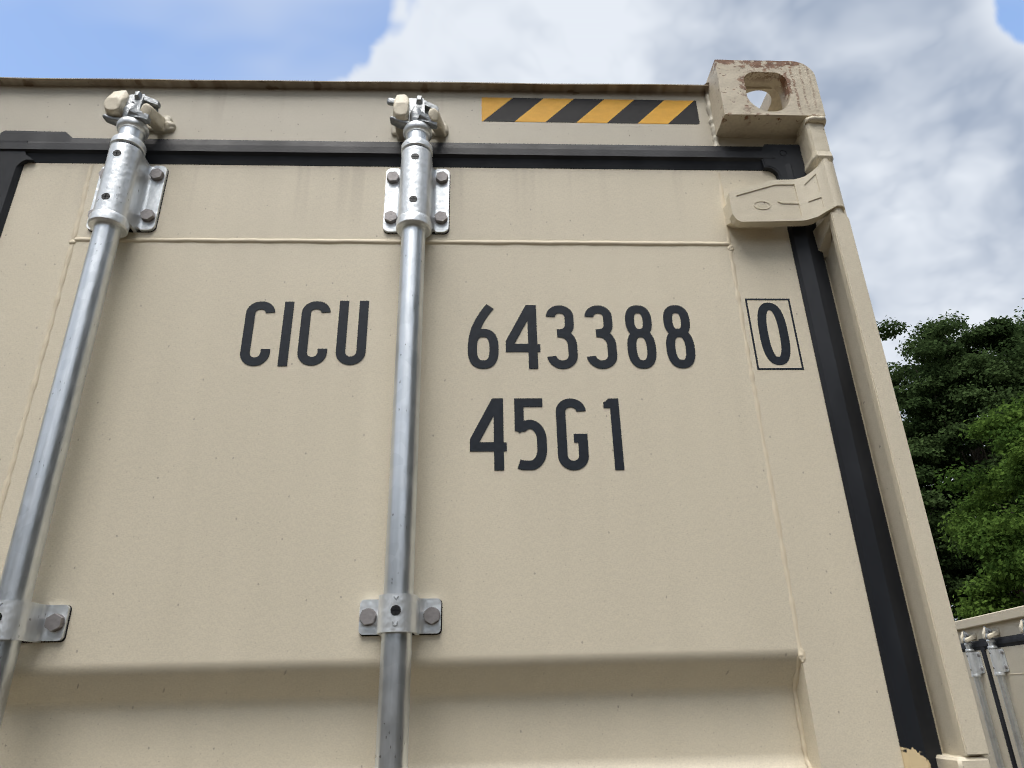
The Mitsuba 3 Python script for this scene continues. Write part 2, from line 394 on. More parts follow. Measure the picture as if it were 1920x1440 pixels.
# --- corner post
post = box(0.5155, 0.5535, 0.059, 0.065, 0.115, 2.7775) + box(0.5465, 0.5535, 0.0105, 0.178, 0.115, 2.7775)
mir('corner_post', post, 'mat_frame')
pf = Polygon([(0.5235, 1.8705), (0.5495, 1.8705), (0.5495, 2.577), (0.5465, 2.584), (0.542, 2.588), (0.5235, 2.589)])
plate = xz(pf, 0.0012, 0.0068) + xz(pf.buffer(-0.0012), 0.0, 0.0014) + xz(pf.buffer(-0.0016), 0.0066, 0.0135)
for z1, z0 in ((1.678, 1.265), (1.073, 0.660), (0.468, 0.20)):
    plate += rbox(0.5235, 0.5495, 0.0, 0.0135, z0, z1)
plate += box(0.5335, 0.5445, 0.0130, 0.060, 0.2, 2.58)
plate += hull((0.5235, 0.004, 2.5885), (0.5235, 0.0125, 2.588), (0.5135, 0.054, 2.586), (0.5235, 0.0125, 2.572), (0.516, 0.054, 2.545), (0.5265, 0.0125, 2.588), (0.5265, 0.0125, 2.572), (0.54, 0.054, 2.586), (0.54, 0.054, 2.545))
mir('corner_post__front_plate', plate, 'mat_frame')
# upper hinge lug under the casting
lug = hull(*[(x, y, z) for z in (2.700, 2.766) for x, y in ((0.5215, 0.006), (0.5245, 0.001), (0.5475, 0.001), (0.5500, 0.005), (0.5500, 0.060), (0.5215, 0.060))])
lug += hull(*[(x, y, 2.7045) for x, y in ((0.5215, 0.006), (0.5245, 0.0), (0.5475, 0.0), (0.5502, 0.005), (0.5502, 0.056), (0.5215, 0.056))],
            *[(x, y, 2.694) for x, y in ((0.5195, 0.007), (0.5245, -0.002), (0.5475, -0.002), (0.5525, 0.005), (0.5525, 0.056), (0.5195, 0.056))],
            *[(x, y, 2.685) for x, y in ((0.526, 0.009), (0.530, 0.004), (0.545, 0.004), (0.549, 0.008), (0.549, 0.056), (0.526, 0.056))])
mir('corner_post__hinge_lug', roughened(lug, 0.0007, 90, 3, 0.005), 'mat_frame', 38)
lugw = weld_tube([(0.5205, 0.03, 2.7685), (0.5210, 0.003, 2.7685), (0.5245, -0.0015, 2.7680), (0.5480, -0.0015, 2.7675), (0.5525, 0.004, 2.7670), (0.5535, 0.03, 2.767)], 0.0052, 7, 0.35)
mir('corner_post__weld_bead', lugw, 'mat_frame', True)
# second hinge's lug below the front plate
lug2 = roughened(rbox(0.514, 0.5495, 0.001, 0.060, 1.775, 1.8685, 0.003), 0.001, 70, 8, 0.006)
mir('corner_post__hinge_lug', lug2, 'mat_frame', 38)
for zt in (1.261, 0.656):
    mir('corner_post__hinge_lug', rbox(0.514, 0.5495, 0.001, 0.060, zt - 0.09, zt, 0.003), 'mat_frame', 38)

# --- door: corrugated panel, frame, welds
prof = [(YD, WZ - 0.0015)]
for k in range(5):
    ztop = 1.9765 - k * 0.345
    prof += [(YD, ztop), (0.080, ztop - 0.0365), (0.080, ztop - 0.112), (YD, ztop - 0.148)]
prof += [(YD, 0.36)]
pr = [p for i, p in enumerate(prof) if i == 0 or p != prof[i - 1]]


def rounded(pts, r, n=6):
    """Polyline with its corners rounded."""
    pts = np.array(pts, float)
    o = [pts[0]]
    for a, b, c in zip(pts[:-2], pts[1:-1], pts[2:]):
        la, lc = np.linalg.norm(a - b), np.linalg.norm(c - b)
        if min(la, lc) < 0.004:
            o.append(b)
            continue
        q = min(r, la * 0.45, lc * 0.45)
        p0, p2 = b + (a - b) / la * q, b + (c - b) / lc * q
        for t in np.linspace(0, 1, n):
            o.append((1 - t) ** 2 * p0 + 2 * t * (1 - t) * b + t * t * p2)
    o.append(pts[-1])
    return np.array(o)


pl = rounded(pr, 0.009)
sheet = np.vstack([pl, (pl + [0.0035, 0])[::-1]])
mir('door', yz(Polygon(sheet), WL, WR), 'mat_paint')
outer = sbox(XL1, 0.22, XG0, ZG0)
outer = outer.difference(sbox(XG0 - 0.016, ZG0 - 0.016, XG0 + 1, ZG0 + 1)).union(Point(XG0 - 0.016, ZG0 - 0.016).buffer(0.016, quad_segs=12))
outer = outer.difference(sbox(XL1 - 1, ZG0 - 0.004, XL1 + 0.004, ZG0 + 1)).union(Point(XL1 + 0.004, ZG0 - 0.004).buffer(0.004))
fr = outer.difference(sbox(WL, 0.36, WR, WZ))
mir('door__frame', xz(fr, YD - 0.0004, 0.098), 'mat_paint')
wy = YD + 0.0006
mir('door__weld_bead', weld_tube([(WL + 0.002, wy, WZ + 0.0015), (WR - 0.001, wy, WZ + 0.0005)], 0.0040, 11, 0.10, 0.008, 0.75), 'mat_paint_plain', True)
mir('door__weld_bead', weld_tube([(WR + 0.003, wy, ZG0 - 0.004), (WR + 0.001, wy, 2.62), (WR - 0.0005, wy, 2.50), (WR, wy, 1.975)], 0.0034, 12, 0.24, 0.005, 0.45), 'mat_paint_plain', True)
mir('door__weld_bead', weld_tube([(WL - 0.004, wy, ZG0 - 0.002), (WL - 0.001, wy, 2.60), (WL, wy, 2.40), (WL, wy, 1.975)], 0.0036, 13, 0.28, 0.005, 0.6), 'mat_paint_plain', True)
mir('door__weld_bead', weld_tube([(WR - 0.001, 0.0465, 1.976), (WR - 0.001, 0.0785, 1.9395), (WR - 0.001, 0.0785, 1.865), (WR - 0.001, 0.047, 1.829)], 0.0032, 14, 0.3), 'mat_paint_plain', True)
knob = M.sphere(1.0, 16)
mir('door__weld_bead', roughened(M.sphere(1.0, 24).scale([0.0050, 0.0020, 0.0062]).translate([WR + 0.001, YD, WZ - 0.007]), 0.0010, 260, 2, 0.0012), 'mat_paint_plain', True)
mir('door__weld_bead', roughened(M.sphere(1.0, 24).scale([0.0050, 0.0020, 0.0050]).translate([WL - 0.001, YD, WZ - 0.003]), 0.0010, 260, 6, 0.0012), 'mat_paint_plain', True)
mir('door__weld_bead', roughened(M.sphere(1.0, 24).scale([0.0042, 0.0018, 0.0085]).translate([WR + 0.0010, YD, 1.977]), 0.0010, 260, 9, 0.0012), 'mat_paint_plain', True)

# --- gaskets
gt = [(0.0475, ZG1), (0.0425, ZG1 - 0.001), (0.0392, 2.7372), (0.0362, 2.7352), (0.0350, 2.7215), (0.0400, 2.7180), (0.0440, ZG0), (0.0475, ZG0)]
top = yz(gt, 2 * CX - (XG0 + 0.001), XG0 + 0.001)
add('gasket', top, 'mat_rubber')
gr = [(XG0, 0.0475), (XG0, 0.042), (XG0 + 0.0035, 0.0375), (XG0 + 0.0225, 0.0345), (XG0 + 0.0260, 0.0365), (XG0 + 0.0390, 0.0445), (XG1, 0.047), (XG1, 0.0475)]
side = xy(gr, 0.20, ZG0 + 0.006)
mir('gasket', side, 'mat_rubber')
gc = [(XL1, 0.0475), (XL1, 0.0440), (XL1 - 0.0055, 0.0372), (XL0 + 0.0055, 0.0372), (XL0, 0.0440), (XL0, 0.0475)]
cen = xy(gc, 0.20, 2.700)
# corner piece over the seam: wide, stepped above the beam's lower edge, with a chamfered right end
step = Polygon([(XL0, 2.7380), (-0.6300, 2.7380), (-0.6305, 2.7505), (-0.6445, 2.7635), (-0.7375, 2.7645), (XL0, 2.7600)])
cap = Polygon([(XL0, 2.690), (XL1 - 0.0050, 2.690), (XL1 - 0.0005, 2.6985), (XL1 + 0.0055, ZG0 + 0.0003), (-0.6770, ZG0 + 0.0003), (-0.6900, 2.7130), (-0.6940, 2.7230), (-0.6945, 2.7395), (XL0, 2.7395)])
capm = hull(*[(x, y, z) for x, z in list(step.exterior.coords)[:-1] for y in ((0.0398 if z < 2.745 else 0.0424), 0.0475)]) + xz(cap, 0.0374, 0.0470)
capm -= cyl_y(-0.7130, 2.7290, 0.03, 0.0375, 0.0062) - cyl_y(-0.7130, 2.7290, 0.03, 0.04, 0.0050)
add('gasket', cen, 'mat_rubber')
add('gasket__corner_piece', capm, 'mat_rubber')
cr = Polygon([(XG0 - 0.022, 2.7200), (XG0 - 0.020, 2.7365), (XG0 - 0.012, ZG1 - 0.001), (XG1 - 0.0005, ZG1 - 0.001), (XG1 - 0.0005, 2.672), (XG0 + 0.006, 2.668), (XG0 - 0.0002, 2.680)] +
             [(XG0 - 0.016 + 0.0165 * math.cos(a), ZG0 - 0.016 + 0.0165 * math.sin(a)) for a in np.linspace(0, math.pi / 2, 8)] + [(XG0 - 0.020, ZG0 + 0.0005)])
crm = xz(cr, 0.0366, 0.0470) + xz(cr.buffer(-0.0025), 0.0358, 0.0368)
crm -= cyl_y(0.4915, 2.7320, 0.03, 0.0369, 0.0062) - cyl_y(0.4915, 2.7320, 0.03, 0.04, 0.0050)
mir('gasket__corner_piece', crm, 'mat_rubber')
add('gasket__backing_strip', xz(sbox(2 * CX - XG1, 0.15, XG1, 2.757).difference(sbox(XL1 + 0.03, 0.25, XG0 - 0.03, ZG0 - 0.03)).difference(sbox(2 * CX - XG0 + 0.03, 0.25, 2 * CX - XL1 - 0.03, ZG0 - 0.03)), 0.0487, 0.0515), 'mat_rubber_plain', False)

# --- lettering, cut from black vinyl
SW = 12.8


def earc(cx, cy, rx, ry, a0, a1, n=24):
    return [(cx + rx * math.cos(a), cy + ry * math.sin(a)) for a in np.radians(np.linspace(a0, a1, n))]


def stroke(pts, w=SW):
    return LineString(pts).buffer(w / 2, cap_style='flat', join_style='round', quad_segs=16)


def sup(cx, cy, rx, ry, e, w=SW):
    t = np.linspace(0, 2 * np.pi, 73)
    c, s = np.cos(t), np.sin(t)
    return Polygon(np.c_[cx + rx * np.sign(c) * abs(c) ** (2 / e), cy + ry * np.sign(s) * abs(s) ** (2 / e)]).exterior.buffer(w / 2, quad_segs=16)


GL = {}
GL['C'] = stroke(earc(20, 82.8, 13.6, 11.8, 0, 180) + earc(20, 20, 13.6, 13.6, 180, 360) + [(33.6, 25.5)])
GL['I'] = sbox(0, 0, 12.8, 101)
GL['U'] = stroke([(6.4, 101)] + earc(20.4, 20, 14, 13.6, 180, 360) + [(34.4, 101)])
GL['6'] = unary_union([stroke([(31.5, 98.5), (24.0, 88), (17, 76), (11, 62), (7.6, 48), (6.4, 34)]), sup(21.5, 31, 15.1, 24.6, 2.6)])
GL['4'] = Polygon([(0, 26), (31.5, 26), (31.5, 0), (44.3, 0), (44.3, 26), (48.3, 26), (48.3, 38), (44.3, 38), (44.3, 101), (29.5, 101), (0, 43)], [[(12.2, 38.5), (31.5, 38.5), (31.5, 76)]])
GL['3'] = unary_union([stroke(earc(19.5, 82.4, 13.3, 12.2, 180, 0) + earc(19, 69.5, 13.8, 13.8, 0, -90) + [(14.6, 55.7)]),
                       stroke([(14.6, 55.7)] + earc(19, 37, 16.6, 18.7, 90, 0) + earc(20.5, 21.0, 15.1, 14.6, 0, -172) + [(5.5, 19.3)])])
GL['8'] = unary_union([sup(19.3, 75.2, 12.6, 19.4, 2.5), sup(20.1, 31, 13.8, 24.6, 2.5)])
GL['0'] = sup(21, 50.5, 14.6, 44.1, 2.6)
GL['5'] = unary_union([sbox(0, 88.6, 38, 101), sbox(0, 54, 12.4, 101), stroke([(11.0, 55.0)] + earc(20, 42, 15.4, 21.5, 135, 0) + earc(19, 29, 16.4, 22.6, 0, -84) + [(9.5, 6.9), (4.5, 8.6)]).intersection(sbox(2.2, -1, 60, 101)), Polygon([(0, 54), (12.6, 53), (15.5, 56), (12.4, 68), (6, 62)])])
GL['G'] = unary_union([stroke(earc(20.3, 82.4, 13.9, 12.2, 0, 180) + earc(20.3, 20, 13.9, 13.6, 180, 360) + [(34.2, 44)]), sbox(22.3, 38, 40.6, 50)])
GL['1'] = Polygon([(8.8, 0), (20.9, 0), (20.9, 101), (6.9, 101), (3.4, 96.9), (0, 95.6), (0, 87.2), (8.8, 87.2)])
chars = [('C', -.3262, 2.3580, 'letter'), ('I', -.2738, 2.3577, 'letter'), ('C', -.2489, 2.3585, 'letter'), ('U', -.1969, 2.3592, 'letter'),
         ('6', -.0154, 2.3530, 'digit'), ('4', .0377, 2.3528, 'digit'), ('3', .0960, 2.3525, 'digit'), ('3', .1515, 2.3525, 'digit'), ('8', .2092, 2.3528, 'digit'), ('8', .2646, 2.3532, 'digit'),
         ('0', .4017, 2.3577, 'digit'), ('4', -.0120, 2.2077, 'digit'), ('5', .0474, 2.2075, 'digit'), ('G', .1032, 2.2070, 'letter'), ('1', .1684, 2.2068, 'digit')]
from shapely import affinity
lettering = []
for ch, x, z, nm in chars:
    g = affinity.affine_transform(GL[ch].simplify(0.05), [0.001, 0, 0, 0.001, x, z])
    lettering.append(('door__' + nm, xz(g, YD - 0.0010, YD - 0.0002), 'mat_vinyl', False))
bx = sbox(.3895, 2.3503, .4560, 2.4656)
lettering.append(('door__check_digit_frame', xz(bx.difference(bx.buffer(-0.0026, join_style='mitre')), YD - 0.0010, YD - 0.0002), 'mat_vinyl', False))

# --- hinge: blade over the door, swept forward into a barrel round the pin
ol = Polygon([(0.3785, 2.592), (0.3788, 2.6300), (0.3830, 2.6345), (0.4525, 2.6560), (0.488, 2.6570), (0.500, 2.6590), (0.512, 2.6665), (0.5215, 2.6745), (0.530, 2.6805), (0.556, 2.6810), (0.556, 2.5975), (0.533, 2.5975), (0.520, 2.5905), (0.505, 2.5825), (0.490, 2.5800), (0.390, 2.5770), (0.3835, 2.5815)]).buffer(-0.002).buffer(0.002)
pth = LineString([(0.376, 0.0185), (0.478, 0.0185)] + [(0.478 + 0.052 * t, 0.0185 - 0.0125 * (3 * t * t - 2 * t ** 3)) for t in np.linspace(0.1, 1, 10)] + [(0.540, 0.006)])
blade = xy(pth.buffer(0.0085, cap_style='flat', single_sided=False).difference(sbox(0.36, 0.0235, 0.50, 0.04)).union(Point(0.5365, 0.0095).buffer(0.0135, quad_segs=12)), 2.55, 2.70) ^ xz(ol, -0.02, 0.05)
pk1 = Polygon([(0.392, 2.6215), (0.4535, 2.6415), (0.482, 2.6425), (0.4835, 2.617), (0.4600, 2.616), (0.4520, 2.6195), (0.4535, 2.6320), (0.4480, 2.6335)])
pk = Polygon([(0.3895, 2.6255), (0.4530, 2.6470), (0.4835, 2.6478), (0.4840, 2.5882), (0.392, 2.5865)])
isl = unary_union([Polygon([(0.36, 2.55), (0.36, 2.618), (0.4535, 2.618), (0.460, 2.6145), (0.490, 2.6145), (0.490, 2.6105), (0.459, 2.6105), (0.452, 2.6075), (0.452, 2.55)])])
blade -= xz(pk, -0.02, 0.0116)
blade += xz(Polygon([(0.452, 2.6150), (0.459, 2.6118), (0.4845, 2.6115), (0.4845, 2.6145), (0.460, 2.6150)]), 0.0102, 0.02)
front_skin = Polygon(pth.buffer(-0.0087, single_sided=True)).difference(pth.buffer(0.0070, cap_style='flat'))
dents = unary_union([Polygon([(0.4965, 2.6440), (0.5150, 2.6600), (0.5150, 2.6250), (0.4965, 2.6210)]), Polygon([(0.4965, 2.6120), (0.5150, 2.6160), (0.5150, 2.5960), (0.4965, 2.5880)])])
blade -= xy(front_skin, 2.5, 2.75) ^ xz(dents, -0.05, 0.05)
pad = hull(*[(x, 0.026, z) for x, z in ((0.3815, 2.588), (0.3815, 2.626), (0.392, 2.582), (0.452, 2.583), (0.452, 2.648), (0.40, 2.632))], *[(x, YD, z) for x, z in ((0.3810, 2.596), (0.3810, 2.628), (0.392, 2.590), (0.452, 2.590), (0.455, 2.652), (0.40, 2.636))])
blade = blade + pad
mir('hinge', blade, 'mat_frame', 35)
emb = Polygon(earc(0.427, 2.6085, 0.0128, 0.0078, 0, 360, 40))
embm = xz(emb.difference(emb.buffer(-0.0010)), 0.0106, 0.0120)
add('hinge__emblem', embm, 'mat_frame')
mm = meshkit.text_mesh('MM', 0.0062, 0.0008)
mv = np.array(mm.vertices)
mv = np.c_[0.427 - (mv[:, 0].max() + mv[:, 0].min()) / 2 + mv[:, 0], 0.0110 + (0.0008 - mv[:, 2]) * 0.8, 2.6055 + mv[:, 1]]
add('hinge__emblem', trimesh.Trimesh(mv, mm.faces, process=False), 'mat_frame', False)
mir('hinge__pin', cyl(0.5365, 0.0095, 2.58, 2.70, 0.0095), 'mat_frame')

for dz in (-0.910, -1.515, -2.120):          # the lower hinges
    low = tm(blade).copy()
    low.vertices = np.array(low.vertices) + [0, 0, dz]
    mir('hinge', low, 'mat_frame', 35)
    mir('hinge__pin', cyl(0.5365, 0.0095, 2.58 + dz, 2.70 + dz, 0.0095), 'mat_frame')

# --- keepers on the beam and locking bars
RY = 0.012
bars = []                                    # sub-parts of one bar round x = 0


def bar(name, mesh, m, smooth=30):
    bars.append((name, mesh, m, smooth))


R0 = 0.0172
bar('', cyl(0, RY, 0.30, 2.737, R0, n=64), 'mat_rod', True)


def saddle(w, r, r_in, th):
    s = unary_union([Point(0, RY).buffer(r, quad_segs=24), sbox(-r, RY, r, YD - 0.0015)])
    g = unary_union([s, sbox(-w, YD - th, w, YD - 0.0010)])
    g = g.buffer(0.0085, quad_segs=10).buffer(-0.0085, quad_segs=10)
    return g.difference(unary_union([Point(0, RY).buffer(r_in, quad_segs=24), sbox(-r_in, RY, r_in, YD + 0.01)]))


def crop_plate(man, w, z0, z1, r, cr):
    keep = unary_union([rrect(-w, w, z0, z1, cr), sbox(-r, z0 - 0.002, r, z1)])
    return man ^ xz(keep, -0.1, 0.1)


bb = crop_plate(xy(saddle(0.0488, 0.0232, 0.0190, 0.0058), 2.5746, 2.6955), 0.0488, 2.577, 2.6955, 0.0236, 0.009)
for s in (-1, 1):                            # relief cut where the saddle leaves the plate
    bb -= cyl_y(s * 0.0262, 2.6955, -0.1, 0.1, 0.0035) + cyl_y(s * 0.0262, 2.577, -0.1, 0.1, 0.0030)
for z in (2.6745, 2.5965):
    bb -= cyl_y(0, z, -0.1, 0.0, 0.0058)
bar('bearing_bracket', bb, 'mat_zinc', 25)
bar('shade_shim', xz(rrect(-0.0488, 0.0500, 2.5755, 2.6955, 0.009), YD - 0.0009, YD - 0.0001), 'mat_nylon', False)  # black backing, offset right and down as the bracket's contact shadow
hexa = lambda r, a=0.2: [(r * math.cos(a + k * math.pi / 3), r * math.sin(a + k * math.pi / 3)) for k in range(6)]


def bolt(x, z, r=0.0098, a=0.2, y1=YD - 0.0055, h=0.0072):
    g = affinity.translate(Polygon(hexa(r, a)), x, z)
    b = xz(g, y1 - h, y1) ^ cyl_y(x, z, y1 - h, y1 + 0.0001, r * 1.45, r * 0.965)
    b = b + cyl_y(x, z, y1 - 0.0012, y1 + 0.0008, r * 1.02)
    return b


for k, (sx, z) in enumerate(((-1, 2.675), (1, 2.6755), (-1, 2.6), (1, 2.6))):
    bar('bolt', bolt(sx * 0.0375, z, a=0.1 + 0.23 * k), 'mat_bolt', False)


def screw(z, yf, r=0.0054):
    s = cyl_y(0, z, yf - 0.0004, yf + 0.006, r + 0.0004)
    for w_, h_ in ((0.0011, 0.02), (0.02, 0.0011)):
        s -= box(-w_ / 2, w_ / 2, yf - 0.01, yf + 0.0012, z - h_ / 2, z + h_ / 2)
    return s


for z in (2.6745, 2.5965):
    bar('screw', screw(z, RY - 0.0232), 'mat_nylon', False)
bar('collar', lathe(0, RY, [(0.0235, 2.5575), (0.0255, 2.5595), (0.0258, 2.5700), (0.0240, 2.5742)]), 'mat_zinc', 40)
bar('bushing', cyl(0, RY, 2.690, 2.7000, 0.0205), 'mat_nylon')
bar('collar', lathe(0, RY, [(0.0228, 2.6992), (0.0240, 2.7005), (0.0240, 2.7100), (0.0226, 2.7125), (0.0180, 2.7135)]), 'mat_zinc', 40)
bar('collar', lathe(0, RY, [(0.0176, 2.7325), (0.0205, 2.7345), (0.0222, 2.7380), (0.0226, 2.7420), (0.0212, 2.7465), (0.0185, 2.7490)]), 'mat_zinc', True)
# clamp bracket lower down
cb = crop_plate(xy(saddle(0.0478, 0.0222, 0.0184, 0.0055), 2.0075, 2.0495), 0.0478, 2.009, 2.0485, 0.0226, 0.0055)
cb -= cyl_y(0, 2.0300, -0.1, 0.0, 0.0056)
bar('clamp_bracket', cb, 'mat_zinc', 25)
for s in (-1, 1):
    bar('bolt', bolt(s * 0.0373, 2.0285, a=0.35 + 0.2 * s), 'mat_bolt', False)
bar('screw', screw(2.0300, RY - 0.0222), 'mat_nylon', False)
for kind, z in (('V', 2.0430), ('U', 2.0155)):
    g = Polygon([(-0.0032, z + 0.0022), (0, z - 0.0026), (0.0032, z + 0.0022), (0.0018, z + 0.0022), (0, z - 0.0008), (-0.0018, z + 0.0022)]) if kind == 'V' else LineString([(-0.0026, z + 0.0022), (-0.0022, z - 0.0012), (0, z - 0.0022), (0.0022, z - 0.0012), (0.0026, z + 0.0022)]).buffer(0.0006)
    bar('clamp_mark', xz(g, RY - 0.0228, RY - 0.0215), 'mat_cam', False)
bar('shade_shim', xz(rrect(-0.0478, 0.0490, 2.0078, 2.0485, 0.0055), YD - 0.0009, YD - 0.0001), 'mat_nylon', False)  # the same painted contact shadow behind the clamp
# a second clamp far below the picture
cb2 = tm(cb).copy()
cb2.vertices = np.array(cb2.vertices) + [0, 0, -1.0]
bar('clamp_bracket', cb2, 'mat_zinc', 25)

# cam head: forked casting with four prongs
cam = hull(*[(x, y, z) for z, w0, w1, y0, y1 in ((2.7485, -0.012, 0.012, 0.000, 0.024), (2.762, -0.014, 0.011, 0.000, 0.022), (2.790, -0.018, 0.010, 0.003, 0.022), (2.809, -0.017, 0.008, 0.008, 0.020)) for x in (w0, w1) for y in (y0, y1)])
cam += balls((0, 0.004, 2.752, 0.0125), (-0.003, 0.000, 2.766, 0.009), (-0.002, 0.004, 2.782, 0.006))
cam += balls((-0.008, 0.004, 2.7490, 0.0055), (-0.026, 0.000, 2.7515, 0.0042), (-0.010, 0.014, 2.752, 0.005), (-0.026, 0.010, 2.7525, 0.004)) + balls((-0.026, 0.000, 2.7515, 0.0042), (-0.0385, -0.002, 2.7565, 0.0036), (-0.026, 0.010, 2.7525, 0.004), (-0.0385, 0.006, 2.7565, 0.0036))
cam += hull((0.000, -0.006, 2.7495), (0.002, -0.012, 2.7490), (0.0075, -0.0125, 2.7620), (0.0075, 0.006, 2.7640), (0.0310, -0.004, 2.7530), (0.0310, 0.004, 2.7535), (0.0300, -0.003, 2.7440), (0.0300, 0.006, 2.7440), (0.006, 0.008, 2.7480))
cam -= balls((0.006, -0.013, 2.7490, 0.0055), (0.029, -0.010, 2.7455, 0.0040))
cam += hull((0.004, 0.006, 2.8070), (0.004, 0.014, 2.8075), (0.0310, 0.010, 2.7945), (0.0310, 0.018, 2.7945), (0.0310, 0.010, 2.7860), (0.0310, 0.018, 2.7860), (0.004, 0.006, 2.797), (0.004, 0.016, 2.793))
cam += hull((0.003, 0.012, 2.806), (0.028, 0.016, 2.793), (0.028, 0.021, 2.780), (0.003, 0.021, 2.775), (0.003, 0.016, 2.806))
cam += balls((0.000, 0.012, 2.800, 0.0065), (-0.020, 0.018, 2.800, 0.0055), (-0.020, 0.018, 2.790, 0.005))
cam += balls((-0.020, 0.018, 2.805, 0.005), (-0.0480, 0.024, 2.8200, 0.0042), (-0.0480, 0.024, 2.8150, 0.0042))
cam += hull((-0.002, -0.0005, 2.806), (0.005, -0.0005, 2.806), (-0.0045, 0.006, 2.792), (0.0075, 0.006, 2.792), (-0.003, 0.010, 2.806), (0.006, 0.010, 2.806), (-0.001, -0.002, 2.797), (0.004, -0.002, 2.797))
cam -= box(-0.0022, 0.0052, -0.02, 0.003, 2.780, 2.7925)
camm = tm(cam.refine_to_length(0.003))
camm = trimesh.Trimesh(camm.vertices, camm.faces, process=True)
trimesh.smoothing.filter_taubin(camm, 0.5, 0.53, 2)
bar('cam_head', camm, 'mat_cam', 40)

# keepers, round x = 0 of their bar: a blunt lug on the left, a slanting blade on the right, on one base plate
keep = hull(*[(x, -0.0105, z) for x, z in ((-0.0335, 2.759), (-0.0365, 2.768), (-0.0350, 2.7790), (-0.0310, 2.7815), (-0.0170, 2.7820), (-0.0140, 2.7780), (-0.0140, 2.7650), (-0.0150, 2.759), (-0.0200, 2.7565), (-0.0290, 2.7565))],
            *[(x, -0.0035, z) for x, z in ((-0.0310, 2.7515), (-0.0160, 2.7515), (-0.0375, 2.764), (-0.0375, 2.7900), (-0.0130, 2.764), (-0.0130, 2.791))],
            *[(x, 0.0080, z) for x, z in ((-0.0345, 2.8170), (-0.0215, 2.8180), (-0.0375, 2.806), (-0.0150, 2.808), (-0.0370, 2.758), (-0.0150, 2.758))])
keep += hull(*[(x, y, z) for y in (0.004, YH) for x in (-0.0370, -0.0180) for z in (2.763, 2.792)])
right = hull(*[(x, y, z) for x, y, z in ((0.0175, -0.010, 2.757), (0.0170, -0.008, 2.7665), (0.0200, -0.0105, 2.7705), (0.0270, -0.0105, 2.7715), (0.0330, -0.008, 2.7665), (0.0335, -0.006, 2.757), (0.0230, -0.008, 2.7480), (0.0310, -0.004, 2.7480),
             (0.0270, YH, 2.773), (0.0260, YH, 2.800), (0.0420, YH, 2.771), (0.0400, YH, 2.792), (0.0180, 0.006, 2.752), (0.0180, 0.008, 2.780))])
keep += right
keep += rbox(-0.0470, 0.0400, YH - 0.0055, YH - 0.0003, 2.7715, 2.806, 0.003)
keep += balls((0.034, YH - 0.004, 2.776, 0.006), (0.040, YH - 0.002, 2.780, 0.006), (0.039, YH - 0.001, 2.795, 0.005))
def finish_keeper(k):
    m = tm(k.refine_to_length(0.0035))
    m = trimesh.Trimesh(m.vertices, m.faces, process=True)
    trimesh.smoothing.filter_taubin(m, 0.5, 0.53, 5)
    v = np.array(m.vertices)
    return trimesh.Trimesh(v + np.array(m.vertex_normals) * ((meshkit.fbm(v * 110, 3, 6) - 0.5) * 0.0008)[:, None], m.faces, process=False)


lug_l = hull(*[(x, -0.0105, z) for x, z in ((-0.0365, 2.762), (-0.0395, 2.7710), (-0.0380, 2.7800), (-0.0330, 2.7830), (-0.0190, 2.7825), (-0.0150, 2.7770), (-0.0140, 2.7650), (-0.0180, 2.7590), (-0.0240, 2.7565), (-0.0300, 2.7580))],
             *[(x, 0.0080, z) for x, z in ((-0.0400, 2.8150), (-0.0225, 2.8180), (-0.0420, 2.800), (-0.0150, 2.806), (-0.0390, 2.758), (-0.0150, 2.757))]) + hull(*[(x, y, z) for y in (0.004, YH) for x in (-0.0370, -0.0180) for z in (2.763, 2.792)])
right_1 = hull(*[(x, y, z) for x, y, z in ((0.0165, -0.010, 2.758), (0.0165, -0.008, 2.7675), (0.0195, -0.0105, 2.7720), (0.0260, -0.0105, 2.7725), (0.0315, -0.008, 2.7665), (0.0315, -0.006, 2.757), (0.0220, -0.008, 2.7490), (0.0300, -0.004, 2.7490),
               (0.0130, YH, 2.774), (0.0120, YH, 2.798), (0.0270, YH, 2.772), (0.0250, YH, 2.800), (0.0150, 0.006, 2.753), (0.0150, 0.008, 2.782))])
keep_1 = lug_l + right_1 + rbox(-0.0420, 0.0280, YH - 0.0055, YH - 0.0003, 2.7735, 2.806, 0.003)
keep_m, keep_1m = finish_keeper(keep), finish_keeper(keep_1)
weld = M.batch_boolean([M.sphere(1, 24).scale([a, b, c]).translate([x, YH - 0.001, z]) for x, z, a, b, c in
                        ((0.0270, 2.791, 0.0085, 0.0070, 0.0150), (0.0310, 2.784, 0.0105, 0.0080, 0.0110), (0.0350, 2.780, 0.0065, 0.0060, 0.0070), (0.0220, 2.777, 0.0140, 0.0060, 0.0060))], m3.OpType.Add)
weld_m = roughened(weld, 0.0018, 150, 12, 0.0025)


def shifted(mesh, dx, rot=0.0):
    m = tm(mesh).copy()
    v = np.array(m.vertices) - [0, RY, 0]
    c, s = math.cos(rot), math.sin(rot)
    return trimesh.Trimesh(np.c_[c * v[:, 0] - s * v[:, 1] + dx, s * v[:, 0] + c * v[:, 1] + RY, v[:, 2]], m.faces, process=False)


# --- side walls, roof, floor, back: corrugated, so that the box is whole
def corrugated(L, amp, period):
    pts, x = [], 0.0
    while x < L:
        pts += [(x, 0), (x + period * 0.26, 0), (x + period * 0.5, amp), (x + period * 0.76, amp)]
        x += period
    return np.array([p for p in pts if p[0] < L] + [(L, 0)])


